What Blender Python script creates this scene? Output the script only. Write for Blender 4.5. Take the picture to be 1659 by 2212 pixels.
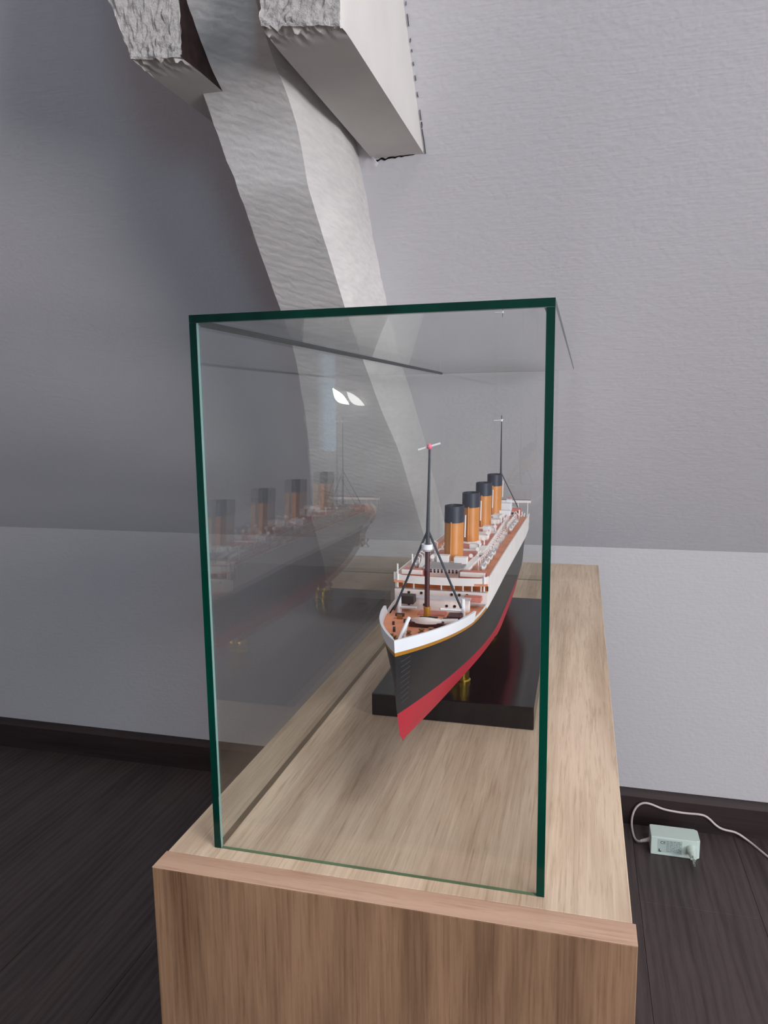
import bpy, bmesh, math, random
from mathutils import Vector, Matrix, noise
random.seed(7)
scene = bpy.context.scene
for o in list(bpy.data.objects): bpy.data.objects.remove(o)
COL = scene.collection

# ------------------------------------------------------------------ units
# plan coordinates are in case widths (the case is 1 wide); S turns them into metres, ZF is the floor
S = 0.2
ZF = -2.7806
def M(x, y, z): return Vector((x*S, y*S, (z-ZF)*S))

# ------------------------------------------------------------------ camera
cd = bpy.data.cameras.new('camera'); cam = bpy.data.objects.new('camera', cd); COL.objects.link(cam)
cd.sensor_fit = 'HORIZONTAL'; cd.sensor_width = 36.0; cd.lens = 36.0*1608.19/1659.0
cd.clip_start = 0.01; cd.clip_end = 50
Rv = Vector((0.9667111, 0.25553375, -0.01312057)); Uv = Vector((-0.02374393, 0.1406465, 0.98977512)); Fv = Vector((-0.25476631, 0.95651506, -0.14203191))
mw = Matrix.Identity(4)
for i in range(3):
    mw[i][0] = Rv[i]; mw[i][1] = Uv[i]; mw[i][2] = -Fv[i]
C0 = M(1.0707, -1.92738, 1.35033)
for i in range(3): mw[i][3] = C0[i]
cam.matrix_world = mw
scene.camera = cam

# ------------------------------------------------------------------ world, window light, exposure
w = bpy.data.worlds.new('World'); scene.world = w; w.use_nodes = True
bg = w.node_tree.nodes['Background']; bg.inputs[0].default_value = (0.62, 0.72, 0.88, 1); bg.inputs[1].default_value = 1.0
XL, XR, YF, ZC = -2.1, 2.5, -3.2, 2.3          # room: left wall, right wall, wall behind the camera, flat ceiling
YW, ZJ = 5.37382*S, (-0.02355-ZF)*S            # knee wall plane and its top
TH = math.radians(50.0)
def area(name, loc, rot, sx, sy, power, col):
    l = bpy.data.lights.new(name, 'AREA'); l.shape = 'RECTANGLE'; l.size = sx; l.size_y = sy; l.energy = power; l.color = col
    o = bpy.data.objects.new(name, l); COL.objects.link(o); o.location = loc; o.rotation_euler = rot
    return o
# daylight entering through the windows of the room: right gable window, roof window overhead behind the camera; plus a blue fill behind the camera, added with its window
WIN_R = (-2.1, -0.7, 0.40, 1.40)               # y0, y1, z0, z1 on the right wall
WIN_F = (1.45, 2.35, 0.45, 1.35)               # x0, x1, z0, z1 on the wall behind the camera, opening added for the fill
WIN_C = (0.60, 1.60, -1.15, -0.50)             # x0, x1, y0, y1 in the flat ceiling
area('daylight_right', (XR+0.10, (WIN_R[0]+WIN_R[1])/2, (WIN_R[2]+WIN_R[3])/2), (0, math.radians(90), 0), 0.9, 1.3, 80, (1.0, 0.925, 0.905))
area('daylight_roof', ((WIN_C[0]+WIN_C[1])/2, (WIN_C[2]+WIN_C[3])/2, ZC+0.10), (0, 0, 0), 0.9, 0.55, 27, (1.0, 0.965, 0.955))
area('blue_fill_front', ((WIN_F[0]+WIN_F[1])/2, YF-0.10, (WIN_F[2]+WIN_F[3])/2), (math.radians(90), 0, 0), 0.8, 0.8, 25, (0.42, 0.76, 1.0))
scene.view_settings.view_transform = 'Standard'
scene.view_settings.look = 'None'
scene.view_settings.gamma = 1.0
scene.view_settings.use_curve_mapping = False
scene.view_settings.exposure = 0.0
scene.cycles.use_denoising = True
scene.cycles.max_bounces = 6
scene.cycles.diffuse_bounces = 3
scene.cycles.use_adaptive_sampling = True
scene.cycles.adaptive_threshold = 0.04
scene.cycles.transparent_max_bounces = 40
scene.cycles.glossy_bounces = 4
scene.cycles.sample_clamp_indirect = 4

# ------------------------------------------------------------------ helpers
def lin(r, g, b):
    f = lambda c: (c/255/12.92) if c/255 <= 0.04045 else ((c/255+0.055)/1.055)**2.4
    return (f(r), f(g), f(b), 1)
class NT:
    def __init__(s, name):
        s.m = bpy.data.materials.new(name); s.m.use_nodes = True; s.t = s.m.node_tree; s.t.nodes.clear()
        s.out = s.n('ShaderNodeOutputMaterial')
    def n(s, kind, **kw):
        nd = s.t.nodes.new(kind)
        for k, v in kw.items(): setattr(nd, k, v)
        return nd
    def l(s, a, b): s.t.links.new(a, b)
    def coords(s, scale=(1, 1, 1), rot=(0, 0, 0), kind='Object'):
        tc = s.n('ShaderNodeTexCoord'); mp = s.n('ShaderNodeMapping'); s.l(tc.outputs[kind], mp.inputs[0])
        mp.inputs['Scale'].default_value = scale; mp.inputs['Rotation'].default_value = rot
        return mp.outputs[0]
    def noise(s, vec, scale=5, detail=4, rough=0.5, dist=0):
        nd = s.n('ShaderNodeTexNoise'); s.l(vec, nd.inputs['Vector'])
        nd.inputs['Scale'].default_value = scale; nd.inputs['Detail'].default_value = detail
        nd.inputs['Roughness'].default_value = rough; nd.inputs['Distortion'].default_value = dist
        return nd.outputs['Fac']
    def ramp(s, fac, stops):
        r = s.n('ShaderNodeValToRGB'); s.l(fac, r.inputs[0]); e = r.color_ramp.elements
        while len(e) < len(stops): e.new(0.5)
        for el, (p, c) in zip(e, stops): el.position = p; el.color = c
        return r.outputs[0]
    def mix(s, fac, a, b, mode='MIX'):
        m = s.n('ShaderNodeMix', data_type='RGBA', blend_type=mode)
        if isinstance(fac, (int, float)): m.inputs[0].default_value = fac
        else: s.l(fac, m.inputs[0])
        for sock, v in ((m.inputs[6], a), (m.inputs[7], b)):
            if isinstance(v, tuple): sock.default_value = v
            else: s.l(v, sock)
        return m.outputs[2]
    def math(s, op, a, b=None):
        m = s.n('ShaderNodeMath', operation=op)
        for i, v in enumerate((a, b)):
            if v is None: continue
            if isinstance(v, (int, float)): m.inputs[i].default_value = v
            else: s.l(v, m.inputs[i])
        return m.outputs[0]
    def bsdf(s, col, rough=0.5, metal=0, spec=0.5, bump=None, bstr=0.2, bdist=0.01, coat=0):
        b = s.n('ShaderNodeBsdfPrincipled')
        if isinstance(col, tuple): b.inputs['Base Color'].default_value = col
        else: s.l(col, b.inputs['Base Color'])
        if isinstance(rough, (int, float)): b.inputs['Roughness'].default_value = rough
        else: s.l(rough, b.inputs['Roughness'])
        b.inputs['Metallic'].default_value = metal; b.inputs['Specular IOR Level'].default_value = spec
        b.inputs['Coat Weight'].default_value = coat
        if bump is not None:
            bp = s.n('ShaderNodeBump'); bp.inputs['Strength'].default_value = bstr; bp.inputs['Distance'].default_value = bdist
            s.l(bump, bp.inputs['Height']); s.l(bp.outputs[0], b.inputs['Normal'])
        s.l(b.outputs[0], s.out.inputs[0])
        return b
def plain(name, rgb, rough=0.5, metal=0, spec=0.5, var=0.08, vscale=60):
    t = NT(name); v = t.coords(); f = t.noise(v, vscale, 3)
    c = lin(*rgb); d = tuple(x*(1-var) for x in c[:3])+(1,); e = tuple(min(1, x*(1+var)) for x in c[:3])+(1,)
    t.bsdf(t.ramp(f, [(0.3, d), (0.7, e)]), rough, metal, spec)
    return t.m

def plaster(name, rgb, sx=1):
    t = NT(name); v = t.coords(); f = t.noise(v, 2.2, 1); g = t.noise(t.coords((1, 1, 1)), 130, 1, 0.6)
    h = t.noise(t.coords((3, 40, 40)), 9, 1)
    c = lin(*rgb); d = tuple(x*0.95 for x in c[:3])+(1,)
    hh = t.math('ADD', g, t.math('MULTIPLY', h, 0.5))
    t.bsdf(t.ramp(f, [(0.3, d), (0.7, c)]), 0.75, 0, 0.3, hh, 0.12, 0.004)
    return t.m
M_SLOPE = plaster('slope_paint', (206, 204, 209))
M_KNEE = plaster('knee_wall_paint', (199, 197, 200))
M_CEIL = plaster('ceiling_paint', (222, 220, 220))

def beam_paint():
    t = NT('painted_timber')
    v = t.coords((1, 1, 1), (0, math.radians(-17), 0))
    wv = t.n('ShaderNodeTexWave', wave_type='BANDS', bands_direction='Z'); t.l(v, wv.inputs['Vector'])
    wv.inputs['Scale'].default_value = 42; wv.inputs['Distortion'].default_value = 5; wv.inputs['Detail'].default_value = 3; wv.inputs['Detail Scale'].default_value = 2.2
    n2 = t.noise(t.coords((6, 6, 34), (0, math.radians(-17), 0)), 6, 5, 0.6)
    n3 = t.noise(t.coords(), 160, 3)
    h = t.math('ADD', t.math('MULTIPLY', wv.outputs['Fac'], 0.7), t.math('ADD', n2, t.math('MULTIPLY', n3, 0.4)))
    # only the sawn front face carries the saw marks: it faces the room (-y)
    geo = t.n('ShaderNodeNewGeometry'); sp = t.n('ShaderNodeSeparateXYZ'); t.l(geo.outputs['True Normal'], sp.inputs[0])
    face = t.math('GREATER_THAN', t.math('MULTIPLY', sp.outputs[1], -1.0), 0.45)
    n4 = t.noise(t.coords(), 14, 4)
    hh = t.math('ADD', t.math('MULTIPLY', h, face), t.math('MULTIPLY', n4, 0.6))
    t.bsdf(t.ramp(n2, [(0.25, lin(205, 203, 202)), (0.7, lin(226, 223, 220))]), 0.6, 0, 0.35, hh, 0.25, 0.0012)
    return t.m
M_BEAM = beam_paint()
def rough_paint():
    t = NT('rough_painted_end'); n = t.noise(t.coords(), 190, 6, 0.75); n2 = t.noise(t.coords(), 45, 4)
    h = t.math('ADD', n, n2)
    t.bsdf(t.ramp(n, [(0.25, lin(150, 146, 146)), (0.55, lin(214, 211, 210))]), 0.8, 0, 0.2, h, 1.0, 0.006)
    return t.m
M_ROUGH = rough_paint()
M_STUB = plain('stub_paint', (208, 206, 202), 0.7, 0, 0.3, 0.05, 12)
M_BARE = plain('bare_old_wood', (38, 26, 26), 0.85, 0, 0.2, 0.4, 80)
M_CRACK = plain('crack_dark', (16, 13, 14), 0.9, 0, 0.1)

def oak(name, grain, light, dark, rough=0.42, fine=1.0):
    """grain: 'x','y','z' – axis the fibres run along"""
    t = NT(name)
    def sc(a, b): return tuple(a if ax == grain else b for ax in 'xyz')
    n1 = t.noise(t.coords(sc(0.8, 9)), 3.2, 5, 0.55, 0.8)        # broad figure
    n2 = t.noise(t.coords(sc(10, 420)), 1.0*fine, 6, 0.66)        # fibres
    n3 = t.noise(t.coords(sc(26, 560)), 1.0*fine, 3, 0.6)        # short pores
    wv = t.n('ShaderNodeTexWave', wave_type='RINGS', rings_direction={'x': 'X', 'y': 'Y', 'z': 'Z'}[grain])
    t.l(t.coords(sc(0.35, 2.6)), wv.inputs['Vector'])
    wv.inputs['Scale'].default_value = 8; wv.inputs['Distortion'].default_value = 6; wv.inputs['Detail'].default_value = 3; wv.inputs['Detail Scale'].default_value = 1.4
    f = t.math('ADD', t.math('MULTIPLY', n1, 0.5), t.math('ADD', t.math('MULTIPLY', n2, 0.38), t.math('MULTIPLY', wv.outputs['Fac'], 0.12)))
    base = t.ramp(f, [(0.36, lin(*dark)), (0.6, lin(*light))])
    pores = t.ramp(n3, [(0.52, (1, 1, 1, 1)), (0.66, (0.70, 0.64, 0.58, 1))])
    col = t.mix(0.55, base, pores, 'MULTIPLY')
    t.bsdf(col, rough, 0, 0.4, n2, 0.15, 0.001)
    return t.m
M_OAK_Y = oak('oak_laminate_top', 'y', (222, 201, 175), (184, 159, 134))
M_OAK_Z = oak('oak_laminate_front_shaded', 'z', (148, 116, 90), (95, 68, 49))  # same laminate as the top, the front's shade put into its colour
M_OAK_X = oak('oak_edge_band', 'x', (206, 172, 148), (184, 148, 124))
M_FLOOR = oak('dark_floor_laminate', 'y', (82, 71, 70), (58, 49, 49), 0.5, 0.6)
M_FLOORGAP = plain('floor_gap', (14, 11, 11), 0.9)
M_BASEB = oak('dark_baseboard', 'x', (52, 38, 38), (34, 24, 25), 0.55, 0.6)

# glass: both faces of a pane reflect by Fresnel (Schlick) and let the rest straight through with a faint green tint
def glass_face():
    t = NT('clear_float_glass')
    geo = t.n('ShaderNodeNewGeometry'); dp = t.n('ShaderNodeVectorMath', operation='DOT_PRODUCT')
    t.l(geo.outputs['Normal'], dp.inputs[0]); t.l(geo.outputs['Incoming'], dp.inputs[1])
    c = t.math('ABSOLUTE', dp.outputs['Value'])
    p = t.math('POWER', t.math('SUBTRACT', 1.0, c), 5.0)
    f = t.math('ADD', t.math('MULTIPLY', p, 0.955), 0.043)
    tr = t.n('ShaderNodeBsdfTransparent'); tr.inputs[0].default_value = (0.988, 0.998, 0.996, 1)
    gl = t.n('ShaderNodeBsdfGlossy'); gl.inputs['Roughness'].default_value = 0.0; gl.inputs[0].default_value = (1, 1, 1, 1)
    mx = t.n('ShaderNodeMixShader'); t.l(f, mx.inputs[0]); t.l(tr.outputs[0], mx.inputs[1]); t.l(gl.outputs[0], mx.inputs[2])
    t.l(mx.outputs[0], t.out.inputs[0])
    return t.m
M_GLASS = glass_face()
def glass_edge(name, a, b, rough=0.12):
    t = NT(name); n = t.noise(t.coords((1, 1, 0.25)), 38, 3); n2 = t.noise(t.coords((1, 1, 1)), 7, 2)
    f = t.math('ADD', t.math('MULTIPLY', n, 0.4), t.math('MULTIPLY', n2, 0.6))
    t.bsdf(t.ramp(f, [(0.35, lin(*a)), (0.65, lin(*b))]), rough, 0, 0.25)
    return t.m
M_GEDGE = glass_edge('green_glass_edge', (0, 32, 28), (0, 62, 48))
M_GJOINT = glass_edge('glass_joint_dark', (34, 48, 52), (58, 76, 80), 0.3)
M_SEAL = plain('joint_seal', (70, 78, 82), 0.5)
M_GPALE = glass_edge('pale_glass_edge', (104, 140, 136), (132, 168, 164), 0.3)
M_GSEAT = glass_edge('glass_seat_brown', (84, 72, 54), (104, 88, 66), 0.4)
M_GBOT = glass_edge('olive_glass_edge', (74, 104, 74), (104, 134, 100), 0.3)

M_HULL = plain('hull_black', (34, 35, 37), 0.42, 0, 0.4, 0.12, 30)
M_RED = plain('hull_red', (176, 32, 54), 0.45, 0, 0.4, 0.08, 20)
M_WHITE = plain('ship_white', (236, 230, 228), 0.5, 0, 0.4, 0.04, 40)
M_BOWW = plain('bow_white', (238, 240, 246), 0.45, 0, 0.4, 0.02, 20)
M_GOLDP = plain('gold_line', (190, 132, 40), 0.4, 0.2)
M_DECK = plain('deck_brown', (228, 148, 110), 0.55, 0, 0.35, 0.14, 55)
M_DECK2 = plain('deck_brown_red', (208, 128, 112), 0.6, 0, 0.3, 0.14, 70)
M_BROWN = plain('recess_brown', (186, 100, 44), 0.5, 0, 0.3, 0.3, 30)
M_MAROON = plain('mast_maroon', (64, 18, 26), 0.45)
M_STEEL = plain('mast_dark', (42, 50, 60), 0.45)
M_BUFF = plain('funnel_buff', (200, 130, 62), 0.42, 0, 0.4, 0.08, 26)
M_FTOP = plain('funnel_black', (36, 44, 60), 0.5, 0, 0.4)
M_GREY = plain('ship_grey', (150, 146, 150), 0.55)
M_COVER = plain('boat_cover_grey', (204, 200, 206), 0.6)
M_DGREY = plain('ship_dark', (52, 40, 42), 0.5)
M_BRASSD = plain('fitting_bronze', (150, 104, 60), 0.4, 0.3)
M_PINK = plain('pink_knob', (236, 120, 140), 0.45)
M_DMARK = plain('draught_mark_grey', (66, 68, 72), 0.5)
M_WIN = plain('window_dark', (28, 30, 36), 0.3)
M_BASE = plain('base_black_gloss', (9, 9, 12), 0.17, 0, 0.5, 0.1)
M_BRASS = plain('polished_brass', (214, 176, 62), 0.16, 1.0, 0.5, 0.05)
M_ADPT = plain('adapter_plastic', (205, 222, 214), 0.45, 0, 0.4, 0.02)
M_ADPTL = plain('adapter_label', (176, 194, 188), 0.5, 0, 0.4, 0.02)
M_PRINT = plain('adapter_print', (122, 136, 132), 0.6)
M_CABLE = plain('cable_white', (208, 196, 194), 0.45)
M_METAL = plain('plug_pin', (190, 190, 188), 0.25, 1.0)
M_PVC = plain('window_frame_white', (235, 235, 235), 0.4)

def link(o, parent=None):
    COL.objects.link(o)
    if parent: o.parent = parent
    return o
def tag(o, label=None, cat=None, group=None, kind=None):
    for k, v in (('label', label), ('category', cat), ('group', group), ('kind', kind)):
        if v: o[k] = v
    return o
def empty(name, loc):
    o = bpy.data.objects.new(name, None); o.location = loc; o.empty_display_size = 0.05
    COL.objects.link(o); bpy.context.view_layer.update()
    return o

def world_off(o):
    v = Vector((0, 0, 0))
    while o: v = v+o.location; o = o.parent
    return v
class MB:
    """collects geometry in world metres, then builds one mesh object (local to its parent)"""
    def __init__(s): s.v = []; s.f = []; s.mi = []
    def add(s, verts, faces, mi=0):
        b = len(s.v); s.v += [Vector(p) for p in verts]
        for fc in faces: s.f.append([b+i for i in fc]); s.mi.append(mi)
    def box(s, p0, p1, mi=0):
        (x0, y0, z0), (x1, y1, z1) = p0, p1
        s.add([(x0,y0,z0),(x1,y0,z0),(x1,y1,z0),(x0,y1,z0),(x0,y0,z1),(x1,y0,z1),(x1,y1,z1),(x0,y1,z1)],
              [(0,3,2,1),(4,5,6,7),(0,1,5,4),(1,2,6,5),(2,3,7,6),(3,0,4,7)], mi)
    def bar(s, a, b, r0, r1=None, n=8, mi=0):
        a = Vector(a); b = Vector(b); r1 = r0 if r1 is None else r1
        d = (b-a).normalized(); u = d.orthogonal().normalized(); w_ = d.cross(u)
        vs = [a+(u*math.cos(t)+w_*math.sin(t))*r0 for t in [2*math.pi*i/n for i in range(n)]]
        vs += [b+(u*math.cos(t)+w_*math.sin(t))*r1 for t in [2*math.pi*i/n for i in range(n)]]
        s.add(vs, [(i, (i+1) % n, n+(i+1) % n, n+i) for i in range(n)]+[tuple(range(n))[::-1], tuple(range(n, 2*n))], mi)
    def lathe(s, c, prof, n=20, sx=1, sy=1, mi=0, caps=True):
        c = Vector(c); vs = []; fs = []
        for (r, z, dy) in prof:
            vs += [c+Vector((r*sx*math.cos(2*math.pi*i/n), r*sy*math.sin(2*math.pi*i/n)+dy, z)) for i in range(n)]
        for k in range(len(prof)-1):
            fs += [(k*n+i, k*n+(i+1) % n, (k+1)*n+(i+1) % n, (k+1)*n+i) for i in range(n)]
        if caps: fs += [tuple(range(n))[::-1], tuple(range((len(prof)-1)*n, len(prof)*n))]
        s.add(vs, fs, mi)
    def prism(s, outline, z0, z1, mi=0):
        n = len(outline)
        f0 = z0 if callable(z0) else (lambda p: z0); f1 = z1 if callable(z1) else (lambda p: z1)
        vs = [(p[0], p[1], f0(p)) for p in outline]+[(p[0], p[1], f1(p)) for p in outline]
        s.add(vs, [tuple(range(n))[::-1], tuple(range(n, 2*n))]+[(i, (i+1) % n, n+(i+1) % n, n+i) for i in range(n)], mi)
    def grid(s, rows, mi=0, flip=False, closed=False):
        nr = len(rows); nc = len(rows[0]); vs = [p for r in rows for p in r]; fs = []
        for i in range(nr-1):
            for j in range(nc if closed else nc-1):
                q = (i*nc+j, i*nc+(j+1) % nc, (i+1)*nc+(j+1) % nc, (i+1)*nc+j)
                fs.append(q[::-1] if flip else q)
        s.add(vs, fs, mi)
    def build(s, name, mats, parent=None, smooth=False, bevel=0, unit=True, angle=35):
        """unit=True: coordinates are plan units -> metres"""
        vs = [M(*p) if unit else p for p in s.v]
        if parent: 
            off = world_off(parent)
            vs = [p-off for p in vs]
        me = bpy.data.meshes.new(name); me.from_pydata(vs, [], s.f)
        mats = mats if isinstance(mats, (list, tuple)) else [mats]
        for m in mats: me.materials.append(m)
        me.polygons.foreach_set('material_index', s.mi)
        bm = bmesh.new(); bm.from_mesh(me); bmesh.ops.recalc_face_normals(bm, faces=bm.faces); bm.to_mesh(me); bm.free()
        if smooth:
            me.polygons.foreach_set('use_smooth', [True]*len(me.polygons))
            me.set_sharp_from_angle(angle=math.radians(angle))
        o = bpy.data.objects.new(name, me); link(o, parent)
        if bevel:
            b = o.modifiers.new('bevel', 'BEVEL'); b.width = bevel; b.segments = 2; b.limit_method = 'ANGLE'; b.angle_limit = math.radians(40)
        return o

# ------------------------------------------------------------------ the room
def struct(o): o['kind'] = 'structure'; return o
m = MB(); m.box((XL-.1, YF-.1, -0.12), (XR+.1, YW+.1, -0.004)); floor = struct(m.build('floor', M_FLOORGAP, unit=False))
# floor planks, running towards the knee wall
PW = 0.186; x_seam = 2.56*S
i0 = int(math.floor((XL-x_seam)/PW)); i1 = int(math.ceil((XR-x_seam)/PW))
for i in range(i0, i1):
    xa = max(XL, x_seam+i*PW); xb = min(XR, x_seam+(i+1)*PW)
    if xb-xa < 0.02: continue
    y = YW-0.002-[0.45, 1.05, 0.8, 0.25][i % 4]; ends = [YW-0.002]
    while y > YF: ends.append(y); y -= 1.26
    ends.append(YF)
    for a, b in zip(ends[1:], ends[:-1]):
        if b-a < 0.03: continue
        m = MB(); g = 0.0002; cvx = 0.0004
        x0, x1, y0, y1 = xa+g, xb-g, a+g, b-g
        m.add([(x0,y0,-.004),(x1,y0,-.004),(x1,y1,-.004),(x0,y1,-.004),(x0,y0,-cvx),(x1,y0,-cvx),(x1,y1,-cvx),(x0,y1,-cvx),
               (x0+cvx,y0+cvx,0),(x1-cvx,y0+cvx,0),(x1-cvx,y1-cvx,0),(x0+cvx,y1-cvx,0)],
              [(0,1,5,4),(1,2,6,5),(2,3,7,6),(3,0,4,7),(4,5,9,8),(5,6,10,9),(6,7,11,10),(7,4,8,11),(8,9,10,11)])
        m.build('plank', M_FLOOR, floor, unit=False)

m = MB(); m.box((XL-.1, YW, -0.1), (XR+.1, YW+.1, ZJ+.03)); struct(m.build('wall_back', M_KNEE, unit=False))
# sloping ceiling above the knee wall
yt = YW-(ZC-ZJ)/math.tan(TH); nx = Vector((0, math.sin(TH), math.cos(TH)))*0.1
m = MB(); q = [Vector((XL-.1, YW, ZJ)), Vector((XR+.1, YW, ZJ)), Vector((XR+.1, yt, ZC)), Vector((XL-.1, yt, ZC))]
m.add(q+[p+nx for p in q], [(0,1,2,3),(7,6,5,4),(0,4,5,1),(1,5,6,2),(2,6,7,3),(3,7,4,0)]); o = struct(m.build('ceiling_slope', M_SLOPE, unit=False)); o.name = 'ceiling_back'
m = MB(); a0, a1, b0, b1 = WIN_C
for p, q_ in (((XL-.1, YF-.1), (a0, yt+.02)), ((a1, YF-.1), (XR+.1, yt+.02)), ((a0, YF-.1), (a1, b0)), ((a0, b1), (a1, yt+.02))): m.box((*p, ZC), (*q_, ZC+.1))
struct(m.build('ceiling', M_CEIL, unit=False))
m = MB()
for p in ((a0, a0+.05, b0, b1), (a1-.05, a1, b0, b1), (a0, a1, b0, b0+.05), (a0, a1, b1-.05, b1)): m.box((p[0], p[2], ZC+.02), (p[1], p[3], ZC+.06))
struct(m.build('window_3', M_PVC, unit=False))
m = MB(); m.box((XL-.1, YF-.1, -.1), (XL, YW+.1, ZC+.05)); struct(m.build('wall_left', M_KNEE, unit=False))
def wall_with_hole(name, fixed, depth, a0, a1, b0, b1, hole, axis):
    m = MB(); h0, h1, k0, k1 = hole
    for (p, q_, r, t_) in ((a0, h0, b0, b1), (h1, a1, b0, b1), (h0, h1, b0, k0), (h0, h1, k1, b1)):
        lo, hi = min(fixed, fixed+depth), max(fixed, fixed+depth)
        if axis == 'x': m.box((lo, p, r), (hi, q_, t_))
        else: m.box((p, lo, r), (q_, hi, t_))
    return struct(m.build(name, M_KNEE, unit=False))
wall_with_hole('wall_right', XR, 0.1, YF-.1, YW+.1, -.1, ZC+.05, WIN_R, 'x')
wall_with_hole('wall_front', YF, -0.1, XL-.1, XR+.1, -.1, ZC+.05, WIN_F, 'y')
def window(name, axis, fixed, hole):
    h0, h1, k0, k1 = hole; m = MB(); t = 0.05; e = []
    e += [(h0, h0+t, k0, k1), (h1-t, h1, k0, k1), (h0, h1, k0, k0+t), (h0, h1, k1-t, k1), ((h0+h1)/2-.03, (h0+h1)/2+.03, k0, k1)]
    for p, q_, r, s_ in e:
        if axis == 'x': m.box((fixed+.02, p, r), (fixed+.07, q_, s_))
        else: m.box((p, fixed-.07, r), (q_, fixed-.02, s_))
    return struct(m.build(name, M_PVC, unit=False))
window('window_1', 'x', XR, WIN_R); window('window_fill', 'y', YF, WIN_F)  # the one behind the camera is added to carry the blue fill
# baseboard with a slightly bevelled top
bt_, bh = 0.0684*S, (-2.4317-ZF)*S
m = MB(); prof = [(YW, 0.0), (YW-bt_, 0.0), (YW-bt_, bh-.012), (YW-bt_+.006, bh-.003), (YW-bt_+.009, bh), (YW, bh)]
vs = [(XL, p[0], p[1]) for p in prof]+[(XR, p[0], p[1]) for p in prof]; n = len(prof)
m.add(vs, [tuple(range(n)), tuple(range(n, 2*n))[::-1]]+[(i, i+n, (i+1) % n+n, (i+1) % n) for i in range(n)])
struct(m.build('baseboard_back', M_BASEB, unit=False))

# ------------------------------------------------------------------ the old roof timbers
P1 = Vector((0, 5.37382, -0.02355)); DU = Vector((0, -math.cos(TH), math.sin(TH))); NN = Vector((0, -math.sin(TH), -math.cos(TH)))
def interp(x, pts):
    if x <= pts[0][0]: return pts[0][1]
    for (a, b), (c, e) in zip(pts, pts[1:]):
        if x <= c: return b+(e-b)*(x-a)/(c-a)
    return pts[-1][1]
RX = [(-.2, -.20), (.87, -.235), (1.37, -.262), (1.77, -.285), (2.29, -.342), (2.77, -.358), (6.6, -.36)]
LX = [(-.2, -1.36), (.95, -1.27), (1.35, -1.17), (1.75, -1.09), (2.25, -.985), (2.7, -.9), (3.05, -.84), (3.3, -.826), (3.67, -.817), (4.02, -.798), (4.18, -.808), (4.25, -.833), (4.43, -.846), (4.77, -.807), (4.79, -.752), (5.02, -.743), (6.6, -.72)]
DD = [(-.2, .60), (1.0, .60), (1.9, .60), (2.27, .64), (2.75, .716), (3.29, .83), (3.63, .872), (3.94, .917), (4.1, .935), (4.25, .895), (4.38, .872), (4.55, .903), (4.72, .968), (4.86, .993), (6.6, 1.03)]
rows = []; u = -0.2
while u <= 6.55:
    xr, xl, dd = interp(u, RX), interp(u, LX), interp(u, DD); row = []
    belly = 0.10*math.exp(-((u-3.95)/.5)**2)*0.6
    sec = [(xr, -.02), (xr+belly*.6, .2*dd), (xr+belly, .45*dd), (xr+belly*.5, .7*dd), (xr+.0, .93*dd), (xr-.02, dd)]
    for k in range(1, 8): sec.append((xr-.02+(xl+.02-xr+.02)*k/8, dd))
    sec += [(xl+.02, dd), (xl, .95*dd), (xl, .6*dd), (xl, .3*dd), (xl, -.02)]
    for k, (x, e) in enumerate(sec):
        p = P1+DU*u+NN*e; p.x = x
        nz = noise.noise(Vector((p.x*5, p.y*5, p.z*6)))*.012+noise.noise(Vector((p.x*14, p.y*14, p.z*22)))*.005
        p += Vector((nz if k in (0, 1, 2, 3, 4, 14, 15, 16) else 0, -abs(nz)*.7 if 3 < k < 15 else 0, 0)); row.append(p)
    rows.append(row); u += 0.045
m = MB(); m.grid(rows, closed=True); m.f += [list(range(len(sec)))[::-1]]; m.mi.append(0)
rafter = m.build('roof_rafter', M_BEAM, smooth=True, angle=30)
tag(rafter, 'thick curved white-painted old timber rafter leaning against the sloping ceiling', 'beam')

def stub(name, x0, x1, yend, zb, ztop, label, skew, dark_right=False, rough_len=0.2, lean=0.0):
    """horizontal tie beam sawn off near the slope; its broken end faces the room"""
    yb_bot = P1.y-(zb-P1.z)/math.tan(TH); yb_top = P1.y-(ztop-P1.z)/math.tan(TH)
    root = empty(name, M((x0+x1)/2, yb_bot-.2, zb))
    NXs, NZs, NYs = 26, 28, 30; m = MB()
    def pt(i, j, k):
        kk = (k/NZs)**2.2; z = zb+(ztop-zb)*kk; xl_ = x0-lean*min(z-zb, .4); x = xl_+(x1-xl_)*i/NXs
        yb = yb_bot+(yb_top-yb_bot)*kk+.01; y = (yend+skew*(x-x0))+(yb-(yend+skew*(x-x0)))*(j/NYs)**1.3
        dist = y-yend; a = max(0, 1-dist/rough_len)
        if j == 0: y += noise.noise(Vector((x*24, z*24, 3)))*.018+noise.noise(Vector((x*70, z*70, 9)))*.012
        if k == 0: z += a*(noise.noise(Vector((x*34, y*34, 1)))*.06+.016)
        if i in (0, NXs): x += (1 if i == 0 else -1)*a*(noise.noise(Vector((z*20, y*14, 5)))*.02+.012)
        return (x, y, z)
    def face(fn, na, nb, mi): m.grid([[fn(a, b) for b in range(nb+1)] for a in range(na+1)], mi)
    face(lambda a, b: pt(a, 0, b), NXs, NZs, 0)
    body = MB()
    m2, m = m, body
    face(lambda a, b: pt(a, b, 0), NXs, NYs, 0)
    face(lambda a, b: pt(NXs, a, b), NYs, NZs, 1)
    face(lambda a, b: pt(0, a, b), NYs, NZs, 0)
    face(lambda a, b: pt(a, b, NZs), NXs, NYs, 0)
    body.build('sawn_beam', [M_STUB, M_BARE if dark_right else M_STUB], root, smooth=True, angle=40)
    # the end: splintered, thickly painted
    e = m2.build('splintered_end', M_ROUGH, root)
    e['label'] = 'rough splintered end grain under paint'
    tag(root, label, 'beam')
    return root, yb_bot, yb_top
ZS = 2.907
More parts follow.
